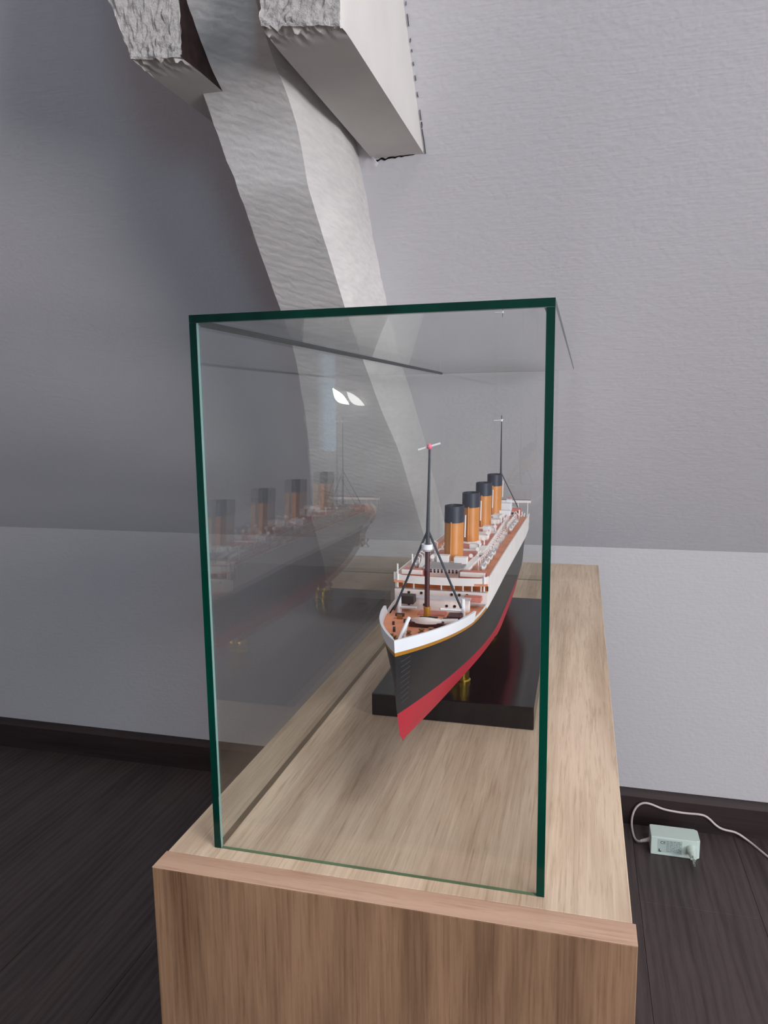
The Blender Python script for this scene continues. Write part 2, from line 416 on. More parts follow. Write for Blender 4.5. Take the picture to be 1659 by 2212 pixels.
rs, ybb, ybt = stub('tie_beam', -.265, .07, 1.16, ZS, 4.3, 'sawn-off white tie beam to the right of the rafter, cracked along the ceiling', .3)
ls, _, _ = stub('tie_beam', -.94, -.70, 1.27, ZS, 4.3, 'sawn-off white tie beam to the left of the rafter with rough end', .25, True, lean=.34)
def crack(pts, wdt, parent, nrm):
    m = MB(); nrm = Vector(nrm).normalized()
    for (a, b) in zip(pts, pts[1:]):
        a = Vector(a); b = Vector(b); d = (b-a).normalized(); sd = d.cross(nrm)*wdt*random.uniform(.5, 1.3)
        m.add([a-sd+nrm*.003, a+sd+nrm*.003, b+sd+nrm*.003, b-sd+nrm*.003, a-sd-nrm*.01, a+sd-nrm*.01, b+sd-nrm*.01, b-sd-nrm*.01],
              [(0,1,2,3),(4,7,6,5),(0,4,5,1),(1,5,6,2),(2,6,7,3),(3,7,4,0)])
    return m.build('crack', M_CRACK, parent)
# crack where the beam's underside meets the slope, and a broken line up its right side
nS = NN
pts = [(-.25+.32*i/14, ybb-.012-.02*max(0, noise.noise(Vector((i*1.7, 0, 2)))), ZS-.012+.016*noise.noise(Vector((i*.9, 4, 1)))+.03*(i/14-.5)) for i in range(15)]
pts = [tuple(Vector(p)+nS*(0.004-((Vector(p)-P1).dot(nS)))) for p in pts]
crack(pts, .005, rs, nS)
uu0 = (Vector((0, ybb, ZS))-P1).dot(DU)
for (a, b, wd) in ((.0, .15, .005), (.155, .19, .005), (.2, .26, .0025), (.33, .36, .0022), (.42, .45, .0022), (.5, .52, .003), (.57, .585, .003), (.62, .64, .003), (.7, .76, .0025), (.8, .82, .002)):
    pp = [P1+DU*(uu0+t)+NN*.004+Vector((.082+.006*noise.noise(Vector((t*30, 0, 0))), 0, 0)) for t in (a, (a+b)/2, b)]
    crack([tuple(p) for p in pp], wd*.3, rs, nS)
# curled paint flake
m = MB(); fl = []
for i in range(6):
    t = i/5; base = Vector((-.27+.045*t, ybb-.02, ZS-.01-.055*t))
    fl.append([base+Vector((0, -.01-.03*math.sin(t*2.4), 0)), base+Vector((.018, -.02-.04*math.sin(t*2.4), .012))])
m.grid([[tuple(p) for p in r] for r in fl]); fo = m.build('paint_flake', M_BOWW, rs); sd_ = fo.modifiers.new('solid', 'SOLIDIFY'); sd_.thickness = .0006

# ------------------------------------------------------------------ oak cabinet
CL, CR, CF, CB = -.1363, 1.2368, -.1342, 4.4372
cabinet = empty('display_cabinet', M((CL+CR)/2, (CF+CB)/2, ZF)); tag(cabinet, 'long light oak cabinet carrying the glass case', 'cabinet')
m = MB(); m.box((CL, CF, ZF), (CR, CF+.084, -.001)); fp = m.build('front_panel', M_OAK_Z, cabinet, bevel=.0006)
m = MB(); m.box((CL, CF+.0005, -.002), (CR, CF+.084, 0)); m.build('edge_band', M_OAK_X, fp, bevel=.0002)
m = MB(); m.box((CL+.004, CF+.085, -.09), (CR-.008, CB, 0)); m.build('top_panel', M_OAK_Y, cabinet, bevel=.0005)
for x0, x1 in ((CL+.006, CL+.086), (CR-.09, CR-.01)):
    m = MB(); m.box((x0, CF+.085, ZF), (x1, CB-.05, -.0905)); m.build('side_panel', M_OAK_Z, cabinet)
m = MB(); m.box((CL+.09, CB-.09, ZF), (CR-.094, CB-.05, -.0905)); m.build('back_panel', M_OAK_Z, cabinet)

# ------------------------------------------------------------------ glass case
H, L, T = 1.6064, 3.8027, .0215
case = empty('glass_case', M(.5, L/2, 0)); tag(case, 'tall glass display case with green edges on the oak cabinet', 'display case')
def pane(name, p0, p1, thin, emats):
    """emats: material index for faces by axis sign, default 1 (edge)"""
    m = MB(); (x0, y0, z0), (x1, y1, z1) = p0, p1
    vs = [(x0,y0,z0),(x1,y0,z0),(x1,y1,z0),(x0,y1,z0),(x0,y0,z1),(x1,y0,z1),(x1,y1,z1),(x0,y1,z1)]
    fs = {'-z': (0,3,2,1), '+z': (4,5,6,7), '-y': (0,1,5,4), '+x': (1,2,6,5), '+y': (2,3,7,6), '-x': (3,0,4,7)}
    for k, f in fs.items():
        m.add([], []); b = len(m.v)
        m.add([vs[i] for i in f], [(0, 1, 2, 3)], 0 if k[1] == thin else emats.get(k, 1))
    me = m.build(name, [M_GLASS, M_GEDGE, M_GPALE, M_GBOT, M_GJOINT, M_GSEAT], case)
    bm = bmesh.new(); bm.from_mesh(me.data); bmesh.ops.remove_doubles(bm, verts=bm.verts, dist=1e-6); bmesh.ops.recalc_face_normals(bm, faces=bm.faces); bm.to_mesh(me.data); bm.free()
    return me
g = .0006
pane('top_pane', (0, 0, H-T), (1, L, H), 'z', {'-x': 4, '+x': 4, '+y': 4})
pane('side_pane', (0, 0, .001), (T, L, H-T-g), 'x', {'+z': 4, '-z': 5, '+y': 0})
pane('side_pane', (1-T, 0, .001), (1, L, H-T-g), 'x', {'+z': 4, '-z': 5, '+y': 0})
pane('front_pane', (T+g, .001, .001), (1-T-g, .6*T, H-T-g), 'y', {'-x': 2, '+x': 2, '-z': 3, '+z': 3})
pane('back_pane', (T+g, L-T, .001), (1-T-g, L-.001, H-T-g), 'y', {'-x': 0, '+x': 0, '-z': 3, '+z': 4})

for x, sg, r in ((T, 1, .009), (1-T, -1, .006)):
    m = MB(); zz = H-T-.0005; m.prism([(0, 0), (0, 1), (1, 0)], 0, 1); m.v = []; m.f = []; m.mi = []
    tri = [(x+sg*.0004, zz), (x+sg*r, zz), (x+sg*.0004, zz-r)]
    m.add([(a, T, b) for a, b in tri]+[(a, L-T, b) for a, b in tri], [(0, 1, 2), (5, 4, 3), (0, 3, 4, 1), (1, 4, 5, 2), (2, 5, 3, 0)]); m.build('joint_seal', M_SEAL, case)
# ------------------------------------------------------------------ stand of the model
BT = .1
stand = empty('display_stand', M(.555, 1.95, 0)); tag(stand, 'glossy black display plinth with brass columns under the ship model', 'stand')
m = MB(); m.box((.205, 1.07, .001), (.905, 2.85, BT)); m.build('plinth', M_BASE, stand, bevel=.0008)
def keel(y): return .312-.006*(y-.2)
for yy in (1.3, 2.55):
    m = MB(); hgt = keel(yy)-BT-.005
    pr = [(.05, 0, 0), (.05, .012, 0), (.044, .018, 0), (.044, .06, 0), (.032, .066, 0), (.030, .085, 0), (.040, .092, 0), (.040, .104, 0), (.030, .11, 0), (.026, .13, 0), (.036, .14, 0), (.036, .152, 0), (.024, .16, 0), (.022, hgt-.03, 0), (.034, hgt-.02, 0), (.034, hgt, 0)]
    m.lathe((.558, yy, BT), pr, 28); m.build('brass_column', M_BRASS, stand, smooth=True, angle=30)

# ------------------------------------------------------------------ ship model
XC = .558
ship = empty('ship_model', M(XC, 1.88, keel(1.88))); ship.rotation_euler.z = -.005; tag(ship, 'model ocean liner with four buff funnels and black and red hull', 'model ship')
def wl(y): return .422-.016*(y-.15)
BTp = [(.13, .622), (.4, .60), (.63, .582), (.9, .578), (1.5, .572), (2.7, .535), (3.3, .545), (3.64, .565)]
def bt(y): return interp(y, BTp)
BWp = [(.13, .662), (.3, .648), (.45, .635), (.63, .622)]
SSp = [(.84, .690), (1.0, .688), (1.6, .674), (2.2, .655), (2.7, .640), (3.0, .633)]
def yb(z): return interp(z, [(.29, .25), (.312, .217), (.34, .185), (.42, .154), (.6, .138), (.66, .13)])
def ye(z): return interp(z, [(.29, 3.30), (.36, 3.42), (.42, 3.48), (.50, 3.56), (.57, 3.64), (.66, 3.66)])
HB = .186
def hbreadth(s, z, y):
    zf = max(0, min(1, (z-keel(y))/(.64-keel(y))))
    def shp(s, a, p, b, q, e=1.0):
        f = 1.0
        if s < a: f = 1-(1-s/a)**p
        if s > b: f = 1-((s-b)/(1-b))**q*e
        return max(0, f)
    fd = shp(s, .23, 2.5, .80, 2.8, .97); fw = shp(s, .33, 1.8, .66, 2.0); fb = shp(s, .42, 1.6, .58, 1.6)*.80
    if zf < .08: r = fb+(shp(s, .40, 1.65, .60, 1.7)*.93-fb)*(zf/.08)
    elif zf < .33: k = (zf-.08)/.25; a = shp(s, .40, 1.65, .60, 1.7)*.93; r = a+(fw-a)*k
    else: k = (zf-.33)/.67; k = k*k*(3-2*k)*.6+k*.4; r = fw+(fd-fw)*k
    return HB*r
NS = 90
def station(i): t = i/NS; return t**1.25 if t < .5 else t**1.25  # denser at the bow
SS = [station(i) for i in range(NS+1)]
def hp(s, z, side, off=0.0):
    y = yb(z)+s*(ye(z)-yb(z)); return (XC+side*(hbreadth(s, z, y)+off*min(1, s/.012)), y-max(0, off)*(1-min(1, s/.012)), z)
def ynom(s): return .13+s*3.51
def side_strip(z0f, z1f, rows, s0=0, s1=1, off=0.0):
    out = []
    ss = [s for s in SS if s0 <= s <= s1]
    for side in (-1, 1):
        out.append([[hp(s, z0f(ynom(s))+(z1f(ynom(s))-z0f(ynom(s)))*k/rows, side, off) for s in ss] for k in range(rows+1)])
    return out
m = MB()
for g_ in side_strip(lambda y: wl(y), lambda y: bt(y), 8): m.grid(g_)
m.grid([[hp(1, wl(3.6)+(bt(3.6)-wl(3.6))*k/8, sd, 0) for sd in (-1, 1)] for k in range(9)])
hull = m.build('hull', M_HULL, ship, smooth=True, angle=50)
m = MB()
for g_ in side_strip(lambda y: keel(y), lambda y: wl(y), 7): m.grid(g_)
m.grid([[hp(s, keel(ynom(s)), -1) for s in SS], [(XC, hp(s, keel(ynom(s)), 1)[1], keel(ynom(s))-.004) for s in SS], [hp(s, keel(ynom(s)), 1) for s in SS]])
lh = m.build('lower_hull', M_RED, ship, smooth=True, angle=50); lh['label'] = 'crimson red underwater hull'
# bilge keel steps
for sd in (-1, 1):
    m = MB(); ss = [s for s in SS if .36 <= s <= .62]
    a = [hp(s, keel(ynom(s))+.012, sd, .001) for s in ss]; b = [hp(s, keel(ynom(s))+.004, sd, .014) for s in ss]; c = [hp(s, keel(ynom(s))+.0, sd, .0) for s in ss]
    m.grid([a, b, c]); m.build('bilge_keel', M_RED, lh)
# gold line under the white strake
for sd in (0, 1):
    m = MB(); m.grid(side_strip(lambda y: bt(y)-.012, lambda y: bt(y)+.001, 1, 0, .24, .0022)[sd]); m.build('gold_line', M_GOLDP, ship, smooth=True)
# pale draught marks beside the stem
for k in range(9):
    zz = .585-.017*k
    for sd in (-1, 1):
        m = MB(); m.grid([[hp(s_, zz+dz+.004*j, sd, .0012) for j, s_ in enumerate((.006, .012, .018))] for dz in (0, .003)]); m.build('draught_mark', M_DMARK, hull)
# bow bulwark
def bwt(y): return interp(y, BWp)
m = MB(); ssb = [s for s in SS if ynom(s) <= .635]
for sd in (-1, 1):
    zo = lambda s, k: bt(ynom(s))+(bwt(ynom(s))-bt(ynom(s)))*k
    outer = [[hp(s, zo(s, k/3), sd, .003) for s in ssb] for k in range(4)]
    inner = [[hp(s, zo(s, k/3), sd, -.006) for s in ssb] for k in (3, 2, 1)]
    # keep the inner skin on its own side of the stem
    inner = [[((max(p[0], XC) if sd > 0 else min(p[0], XC)), p[1]+.004*(1-min(1, j/6)), p[2]) for j, p in enumerate(r)] for r in inner]
    m.grid(outer+inner)
    m.add([outer[0][-1], outer[3][-1], inner[0][-1], inner[2][-1]], [(0, 1, 2, 3)])
bw = m.build('bow_bulwark', M_BOWW, ship, smooth=True, angle=40); bw['label'] = 'bright white bulwark around the bow'
def outline(y0, y1, z, inset=0.0, n=40):
    pts = []
    for i in range(n+1):
        y = y0+(y1-y0)*i/n; s = (y-.13)/3.51; s = min(1, max(0, s)); pts.append((max(.0005, hbreadth(s, z, y)-inset), y))
    return [(XC+h, y) for h, y in pts]+[(XC-h, y) for h, y in reversed(pts)]
def fdeck(p): return interp(p[1], [(.13, .632), (.63, .594)])
m = MB(); m.prism(outline(.15, .64, .62, .008), lambda p: fdeck(p)-.012, fdeck); fd = m.build('forecastle_deck', M_DECK, ship)
m = MB(); m.prism(outline(.635, .88, .57, .008), lambda p: bt(p[1])-.006, lambda p: bt(p[1])+.002); m.build('well_deck', M_DECK, ship)
# thin white rail along the well deck
for sd in (0, 1):
    m = MB(); m.grid(side_strip(lambda y: bt(y)-.002, lambda y: bt(y)+.012, 1, .143, .215, .0015)[sd]); q_ = m.build('well_deck_rail', M_WHITE, ship); q_.modifiers.new('s', 'SOLIDIFY').thickness = .0006
# white superstructure block
def ss_top(y): return interp(y, SSp)
m = MB(); m.prism(outline(.85, 2.98, .6, -.001), lambda p: bt(p[1])-.004, lambda p: ss_top(p[1])-.056); s1 = m.build('superstructure', M_WHITE, ship)
m = MB(); m.prism(outline(.885, .925, .62, .006), .622, .664); m.build('recessed_front', M_BROWN, ship)
m = MB(); m.prism(outline(.92, 2.98, .62, -.0005), lambda p: ss_top(p[1])-.0565, lambda p: ss_top(p[1])-.026); m.build('superstructure', M_WHITE, ship)
for x in (-.15, -.11, -.05, .0, .05, .085, .12, .155):
    m = MB(); m.bar((XC+x, .868, .631), (XC+x, .868, .666), .0035, n=6); m.build('pillar', M_WHITE, ship)
m = MB(); m.prism(outline(.845, 2.99, .64, .001), lambda p: ss_top(p[1])-.028, lambda p: ss_top(p[1])-.021); m.build('promenade_deck', M_DECK, ship)
# bulwark of the promenade deck: curved front and both sides
m = MB(); fr = []; n = 24
for i in range(n+1):
    x = -1+2*i/n; yy = .835+.02*(1-x*x)*-1+.02; fr.append((XC+x*(.187), yy))
rows = [[(x, y, ss_top(y)-.030+(.030)*k/2+(.010*max(0, (abs((x-XC)/.187)-.86)/.14) if k == 2 else 0)) for x, y in fr] for k in range(3)]
m.grid(rows); o = m.build('front_bulwark', M_WHITE, ship); o.modifiers.new('s', 'SOLIDIFY').thickness = .0012
for sd in (0, 1):
    m = MB(); m.grid(side_strip(lambda y: ss_top(y)-.06, lambda y: ss_top(y)+.002, 1, .205, .815, .002)[sd]); o = m.build('side_bulwark', M_WHITE, ship); o.modifiers.new('s', 'SOLIDIFY').thickness = .001
# poop: white strake round the stern, deck
m = MB()
for g_ in side_strip(lambda y: bt(y)-.004, lambda y: bt(y)+.03, 1, .81, 1, .0015): m.grid(g_)
m.grid([[hp(1, bt(3.64)-.004+.034*k, sd, .0015) for sd in (-1, 1)] for k in (0, 1)]); o = m.build('stern_bulwark', M_WHITE, ship); o.modifiers.new('s', 'SOLIDIFY').thickness = .001
m = MB(); m.prism(outline(2.97, 3.62, .56, .006), lambda p: bt(p[1])-.02, lambda p: bt(p[1])+.012); m.build('poop_deck', M_DECK, ship)
# portholes in the two white fronts
def portholes(y, z, xs, parent):
    for x in xs:
        m = MB(); m.bar((XC+x, y+.002, z), (XC+x, y-.0025, z), .0055, n=8); m.build('porthole', M_WIN, parent)
portholes(.85, .622, (-.125, -.075, .045, .075, .105), s1)
m = MB(); m.prism([(XC-.128, .752), (XC-.06, .742), (XC+.06, .742), (XC+.128, .752), (XC+.128, .775), (XC-.128, .775)], .575, .63); ff = m.build('forward_bulkhead', M_WHITE, ship, bevel=.0004)
portholes(.743, .605, (-.10, -.04, .045, .075), ff); portholes(.748, .588, (.03, .10), ff)
m = MB(); m.box((XC-.132, .738, .629), (XC+.132, .778, .632)); m.build('bulkhead_cap', M_COVER, ship)

# deckhouses on the promenade deck
def deckhouse(x0, x1, y0, y1, zt, mroof=M_DECK2, lip=.008, name='deckhouse', wall=M_WHITE, nwin=0):
    zb = ss_top(y0)-.03; m = MB(); m.box((XC+x0, y0, zb), (XC+x1, y1, zt)); h = m.build(name, wall, ship, bevel=.0003)
    m = MB(); m.box((XC+x0+.004, y0+.004, zt-.002), (XC+x1-.004, y1-.004, zt+.0015)); m.build('roof', mroof, h)
    if lip:
        m = MB()
        for a, b in (((x0, y0), (x1, y0)), ((x0, y1), (x1, y1)), ((x0, y0), (x0, y1)), ((x1, y0), (x1, y1))):
            m.box((XC+min(a[0], b[0])-.0025, min(a[1], b[1])-.0025, zt), (XC+max(a[0], b[0])+.0025, max(a[1], b[1])+.0025, zt+lip))
        m.build('roof_lip', M_WHITE, h)
    for i in range(nwin):
        x = x0+(x1-x0)*(i+.5)/nwin
        for zz in (.38, .78):
            zc = zb+.02+(zt-zb-.02)*zz; m = MB(); m.box((XC+x-.0033, y0-.0012, zc-.0042), (XC+x+.0033, y0+.001, zc+.0042)); m.build('bridge_window', M_WIN, h)
    return h
deckhouse(-.078, .055, .945, 1.07, .702, M_GREY, 0, 'bridge_house', nwin=9)
m = MB(); m.prism([(XC-.085, .925), (XC+.062, .925), (XC+.075, .95), (XC+.075, 1.02), (XC-.09, 1.02), (XC-.09, .95)], .702, .706); m.build('bridge_roof', M_GREY, ship)
deckhouse(-.10, .085, 1.05, 1.36, .694)
deckhouse(-.10, .10, 1.40, 1.86, .688)
deckhouse(-.10, .095, 1.90, 2.30, .684)
deckhouse(-.10, .085, 2.34, 2.68, .678)
deckhouse(-.09, .05, 2.72, 2.94, .676, M_GREY)
deckhouse(-.05, .075, 3.02, 3.18, .61, M_DECK2)
# navigating bridge wings: pinkish-brown boxed wings with white capping
for sd, xa, xb in ((-1, -.165, -.085), (1, .07, .165)):
    m = MB(); m.box((XC+xa, .91, ss_top(.9)-.024), (XC+xb, .965, ss_top(.9)+.006)); wg = m.build('bridge_wing', M_DECK2, ship, bevel=.0003)
    m = MB(); m.box((XC+xa-.002, .902, ss_top(.9)-.008), (XC+xb+.002, .911, ss_top(.9)+.010)); m.build('wing_front', M_WHITE, wg, bevel=.0003)
# small boxes, skylights, ventilators
rnd = random.Random(3)
for (x, y, w_, d_, h_, z) in ((-.03, 1.075, .05, .04, .03, .70), (.045, 1.07, .055, .035, .026, .70), (-.075, 1.12, .03, .05, .03, .69), (.055, 1.42, .05, .05, .03, .688), (-.06, 1.46, .045, .07, .026, .688), (.05, 1.70, .06, .07, .028, .686), (-.055, 1.78, .05, .05, .03, .686), (.05, 1.95, .06, .05, .03, .684), (-.05, 2.0, .05, .06, .03, .684), (.05, 2.22, .055, .07, .03, .682), (.045, 2.40, .05, .06, .034, .678), (.03, 2.74, .06, .06, .03, .676), (.02, 2.84, .05, .06, .022, .676)):
    m = MB(); m.box((XC+x-w_/2, y-d_/2, z-.002), (XC+x+w_/2, y+d_/2, z+h_)); m.build('skylight_box', M_WHITE, ship, bevel=.0004)
def cowl(x, y, z, h, r=.006, mat=M_WHITE):
    m = MB(); m.bar((x, y, z), (x, y, z+h), r*.7, n=8)
    m.bar((x, y+.002, z+h), (x, y-r*1.6, z+h+r*.6), r*.8, r*1.5, 10); return m.build('ventilator', mat, ship, smooth=True)
for i in range(26):
    y = 1.08+i*.066+rnd.uniform(-.02, .02); sd = 1 if i % 2 else -1
    if any(abs(y-f) < .07 for f in (1.17, 1.65, 2.12, 2.61)) and False: continue
    cowl(XC+sd*rnd.uniform(.055, .088), y, interp(y, [(1, .692), (2.7, .677)]), rnd.uniform(.022, .04))
# white gangway ramps between houses
for (a, b) in (((.075, .985, .684), (.10, 1.15, .70)), ((.085, 1.33, .684), (.10, 1.42, .698)), ((-.10, .98, .684), (-.11, 1.1, .70))):
    m = MB(); A = Vector((XC+a[0], a[1], a[2])); B = Vector((XC+b[0], b[1], b[2])); w_ = Vector((.014, 0, 0)); t = Vector((0, 0, .012))
    m.add([A-w_, A+w_, B+w_, B-w_, A-w_+t, A+w_+t, B+w_+t, B-w_+t], [(0,3,2,1),(4,5,6,7),(0,1,5,4),(1,2,6,5),(2,3,7,6),(3,0,4,7)]); m.build('gangway', M_WHITE, ship)
# lifeboats with davits
def lifeboat_mesh():
    rows = []; n = 9
    for i in range(n):
        t = -1+2*i/(n-1); w_ = .0135*max(.04, 1-abs(t)**2.6); rr = []
        for a in range(7):
            an = math.pi*(a/6); rr.append((-math.cos(an)*w_, t*.046, -math.sin(an)*.018*max(.3, 1-abs(t)**4)+.006*abs(t)**2))
        rows.append(rr)
    m = MB(); m.grid(rows); m.grid([[r[0], (0, r[0][1], r[0][2]+.006), r[-1]] for r in rows]); return m
lb = lifeboat_mesh()
def boat(x, y, z):
    m = MB(); m.v = [Vector((p.x+x, p.y+y, p.z+z)) for p in lb.v]; m.f = [list(f) for f in lb.f]; m.mi = list(lb.mi)
    b = m.build('lifeboat', [M_WHITE], ship, smooth=True, angle=50)
    for dy in (-.03, .03):
        sg = 1 if x > XC else -1; m = MB(); zz = z-.022
        m.bar((x-sg*.014, y+dy, zz), (x-sg*.016, y+dy, zz+.052), .0024, n=6); m.bar((x-sg*.016, y+dy, zz+.052), (x+sg*.004, y+dy, zz+.062), .0022, .0016, 6); m.build('davit', M_WHITE, b)
    m = MB(); m.box((x-.010, y-.034, z+.0035), (x+.010, y+.034, z+.0065)); m.build('boat_cover', M_COVER, b)
for sd in (-1, 1):
    for y in (1.06, 1.17, 1.28, 1.39, 2.20, 2.32, 2.44, 2.56): boat(XC+sd*.138, y, ss_top(y)+.006)
# side deck details: bollards / posts along the promenade deck
for i in range(22):
    y = 1.5+i*.062; m = MB(); m.bar((XC+.118, y, ss_top(y)-.022), (XC+.118, y, ss_top(y)+.012), .0024, n=6); m.bar((XC+.118, y, ss_top(y)+.010), (XC+.105, y, ss_top(y)+.012), .002, n=5)
    m.build('deck_post', M_WHITE, ship)

for i, (x, y) in enumerate(((.12, 1.50), (.125, 1.58), (.118, 1.70), (.122, 1.82), (.12, 1.95), (.12, 2.08), (-.12, 1.55), (-.12, 1.75), (-.12, 1.95))):
    m = MB(); z = ss_top(y)-.022; m.box((XC+x-.012, y-.022, z), (XC+x+.012, y+.022, z+.012)); bn = m.build('deck_bench', M_COVER if i % 2 else M_WHITE, ship, bevel=.0003)
    m = MB(); m.box((XC+x-.012, y+.018, z+.012), (XC+x+.012, y+.022, z+.022)); m.build('bench_back', M_WHITE, bn)
for (x, y, h_) in ((-.09, .56, .03), (.0, .555, .018), (.03, .56, .02), (-.045, .50, .016), (.085, .545, .022)):
    m = MB(); m.box((XC+x-.010, y-.008, fdeck((0, y))-.002), (XC+x+.010, y+.008, fdeck((0, y))+h_*.6)); wi = m.build('deck_winch', M_BRASSD, ship, bevel=.0004)
    m = MB(); m.bar((XC+x-.016, y, fdeck((0, y))+h_*.5), (XC+x+.016, y, fdeck((0, y))+h_*.5), .0065, n=10); m.build('winch_drum', M_DGREY, wi, smooth=True)
# funnels
for k, fy in enumerate((1.168, 1.645, 2.115, 2.612)):
    zb, zt, zk = .690-.004*k, .925, .858; h1 = zk-zb; rk = .03
    r = .0400+(.0012*k)
    m = MB(); m.lathe((XC, fy-.02, zb), [(r, 0, 0), (r, h1, rk*h1/.235)], 32, 1, 1.3); fu = m.build('funnel', M_BUFF, ship, smooth=True, angle=40)
    fu['label'] = 'buff yellow funnel with black top'
    m = MB(); h2 = zt-zb
    pr = [(r+.0012, h1-.001, rk*h1/.235), (r+.0012, h2, rk), (r-.003, h2, rk), (r-.003, h1+.01, rk*h1/.235)]
    m.lathe((XC, fy-.02, zb), pr, 32, 1, 1.3); m.build('funnel_top', M_FTOP, fu, smooth=True, angle=40)
    m = MB(); m.bar((XC-.004, fy-.02-r*1.3-.004, zb), (XC-.004, fy-.02-r*1.3-.004+rk*.75, zb+h1+.004), .0035, n=8); m.build('steam_pipe', M_BUFF, fu, smooth=True)
    m = MB(); m.bar((XC+r+.005, fy+.0, zb+h1*.6), (XC+r+.005, fy+.02, zb+h1*1.15), .003, n=8); m.build('steam_pipe', M_WHITE, fu, smooth=True)
    m = MB(); m.lathe((XC, fy-.02, zb-.02), [(r+.012, 0, 0), (r+.012, .022, 0), (r+.004, .03, 0)], 28, 1, 1.3); m.build('funnel_casing', M_WHITE, fu, smooth=True, angle=30)

# foremast
m = MB(); m.bar((XC, .594, .57), (XC, .612, .845), .0095, .0085, 12); fm = m.build('mast', M_MAROON, ship, smooth=True)
m = MB(); m.bar((XC, .612, .845), (XC, .66, 1.205), .0075, .0035, 10); m.build('topmast', M_STEEL, fm, smooth=True)
m = MB(); m.lathe((XC, .607, .838), [(.012, 0, 0), (.020, .008, 0), (.020, .026, 0), (.017, .026, 0), (.014, .01, 0)], 18); m.build('crows_nest', M_BOWW, fm, smooth=True, angle=40)
m = MB(); m.lathe((XC, .596, .605), [(.0125, 0, 0), (.0125, .010, 0)], 14); m.lathe((XC, .597, .63), [(.0125, 0, 0), (.0125, .010, 0)], 14); m.lathe((XC, .5965, .615), [(.011, 0, 0), (.011, .015, 0)], 14); m.build('mast_collar', M_GOLDP, fm, smooth=True, angle=40)
for sd, foot in ((1, (XC+.122, .60, .640)), (-1, (XC-.122, .60, .618))):
    m = MB(); m.bar((XC+sd*.003, .622, .905), foot, .0042, .0042, 8); m.build('mast_stay', M_STEEL, fm, smooth=True)
m = MB(); m.bar((XC-.041, .655, 1.192), (XC+.038, .660, 1.215), .0036, n=8); m.build('aerial_spreader', M_BOWW, fm, smooth=True)
m = MB(); m.lathe((XC, .655, 1.193), [(.001, 0, 0), (.008, .004, 0), (.010, .011, 0), (.007, .018, 0), (.001, .022, 0)], 12); m.build('mast_knob', M_PINK, fm, smooth=True, angle=80)
# main mast
m = MB(); m.bar((XC, 2.93, .60), (XC, 2.955, .90), .0085, .007, 12); mm = m.build('mast', M_STEEL, ship, smooth=True)
m = MB(); m.bar((XC, 2.955, .90), (XC, 2.975, 1.275), .0065, .0025, 10); m.build('topmast', M_STEEL, mm, smooth=True)
for sd in (-1, 1):
    m = MB(); m.bar((XC+sd*.002, 2.955, .905), (XC+sd*.108, 3.02, .668), .0034, n=8); m.build('mast_stay', M_STEEL, mm, smooth=True)
m = MB(); m.bar((XC-.05, 2.97, 1.242), (XC+.012, 2.975, 1.246), .0022, n=6); m.build('aerial_spreader', M_BOWW, mm, smooth=True)
m = MB(); m.bar((XC, 2.972, 1.236), (XC, 2.973, 1.25), .006, n=8); m.build('mast_knob', M_BOWW, mm, smooth=True)

# forecastle fittings
def fz(y): return fdeck((0, y))
m = MB(); m.bar((XC-.012, .215, fz(.215)), (XC-.004, .335, fz(.33)+.055), .0052, .0062, 8); ac = m.build('anchor_crane', M_BOWW, ship, smooth=True)
m = MB(); m.bar((XC-.012, .30, fz(.3)), (XC-.006, .318, fz(.3)+.05), .005, n=8); m.build('crane_post', M_WHITE, ac, smooth=True)
m = MB(); A = []
for k in range(13):
    t = -1+2*k/12; A.append((XC+.028+t*.052, .435-.0*t+.02*t*t, fz(.43)))
m.grid([[(x, y, z+.014) for x, y, z in A], [(x, y, z+.036-.010*((x-XC-.028)/.052)**2) for x, y, z in A]]); o = m.build('breakwater', M_WHITE, ship); o.modifiers.new('s', 'SOLIDIFY').thickness = .002
m = MB(); m.box((XC-.03, .445, fz(.45)-.004), (XC+.085, .475, fz(.45)+.018)); m.build('hatch_coaming', M_MAROON, ship, bevel=.0003)
for (x, y, r, h_) in ((.03, .37, .012, .016), (.055, .40, .011, .014), (-.005, .335, .010, .014), (.04, .335, .009, .012), (-.035, .27, .008, .012), (.062, .365, .008, .012), (-.052, .30, .007, .010), (.005, .29, .007, .010)):
    m = MB(); m.lathe((XC+x, y, fz(y)-.002), [(r, 0, 0), (r, .004, 0), (r*.55, .006, 0), (r*.5, h_*.7, 0), (r*.85, h_*.8, 0), (r*.85, h_, 0)], 14); m.build('capstan', M_BRASSD, ship, smooth=True, angle=35)
for (x, y) in ((-.06, .36), (-.065, .38), (.085, .44), (.09, .46), (-.088, .46), (-.03, .235)):
    m = MB(); m.bar((XC+x, y, fz(y)-.002), (XC+x, y, fz(y)+.012), .0045, n=8); m.build('bollard', M_DGREY, ship, smooth=True)
for sd in (-.022, .018):
    m = MB()
    for k in range(16):
        y = .20+k*.0085; m.box((XC+sd*(1+(y-.2)*1.5)-.0022, y, fz(y)-.001), (XC+sd*(1+(y-.2)*1.5)+.0022, y+.006, fz(y)+.003))
    m.build('anchor_chain', M_BRASSD, ship)
m = MB(); m.bar((XC+.07, .50, fz(.5)+.012), (XC+.125, .515, fz(.5)+.012), .010, n=10); m.build('winch', M_WHITE, ship, smooth=True)
m = MB(); m.bar((XC+.055, .50, fz(.5)+.010), (XC+.068, .50, fz(.5)+.010), .013, n=10); m.build('winch_drum', M_WHITE, ship, smooth=True)
m = MB(); m.bar((XC-.02, .52, fz(.52)+.012), (XC+.05, .53, fz(.52)+.012), .004, n=6); m.build('handrail', M_BRASSD, ship)
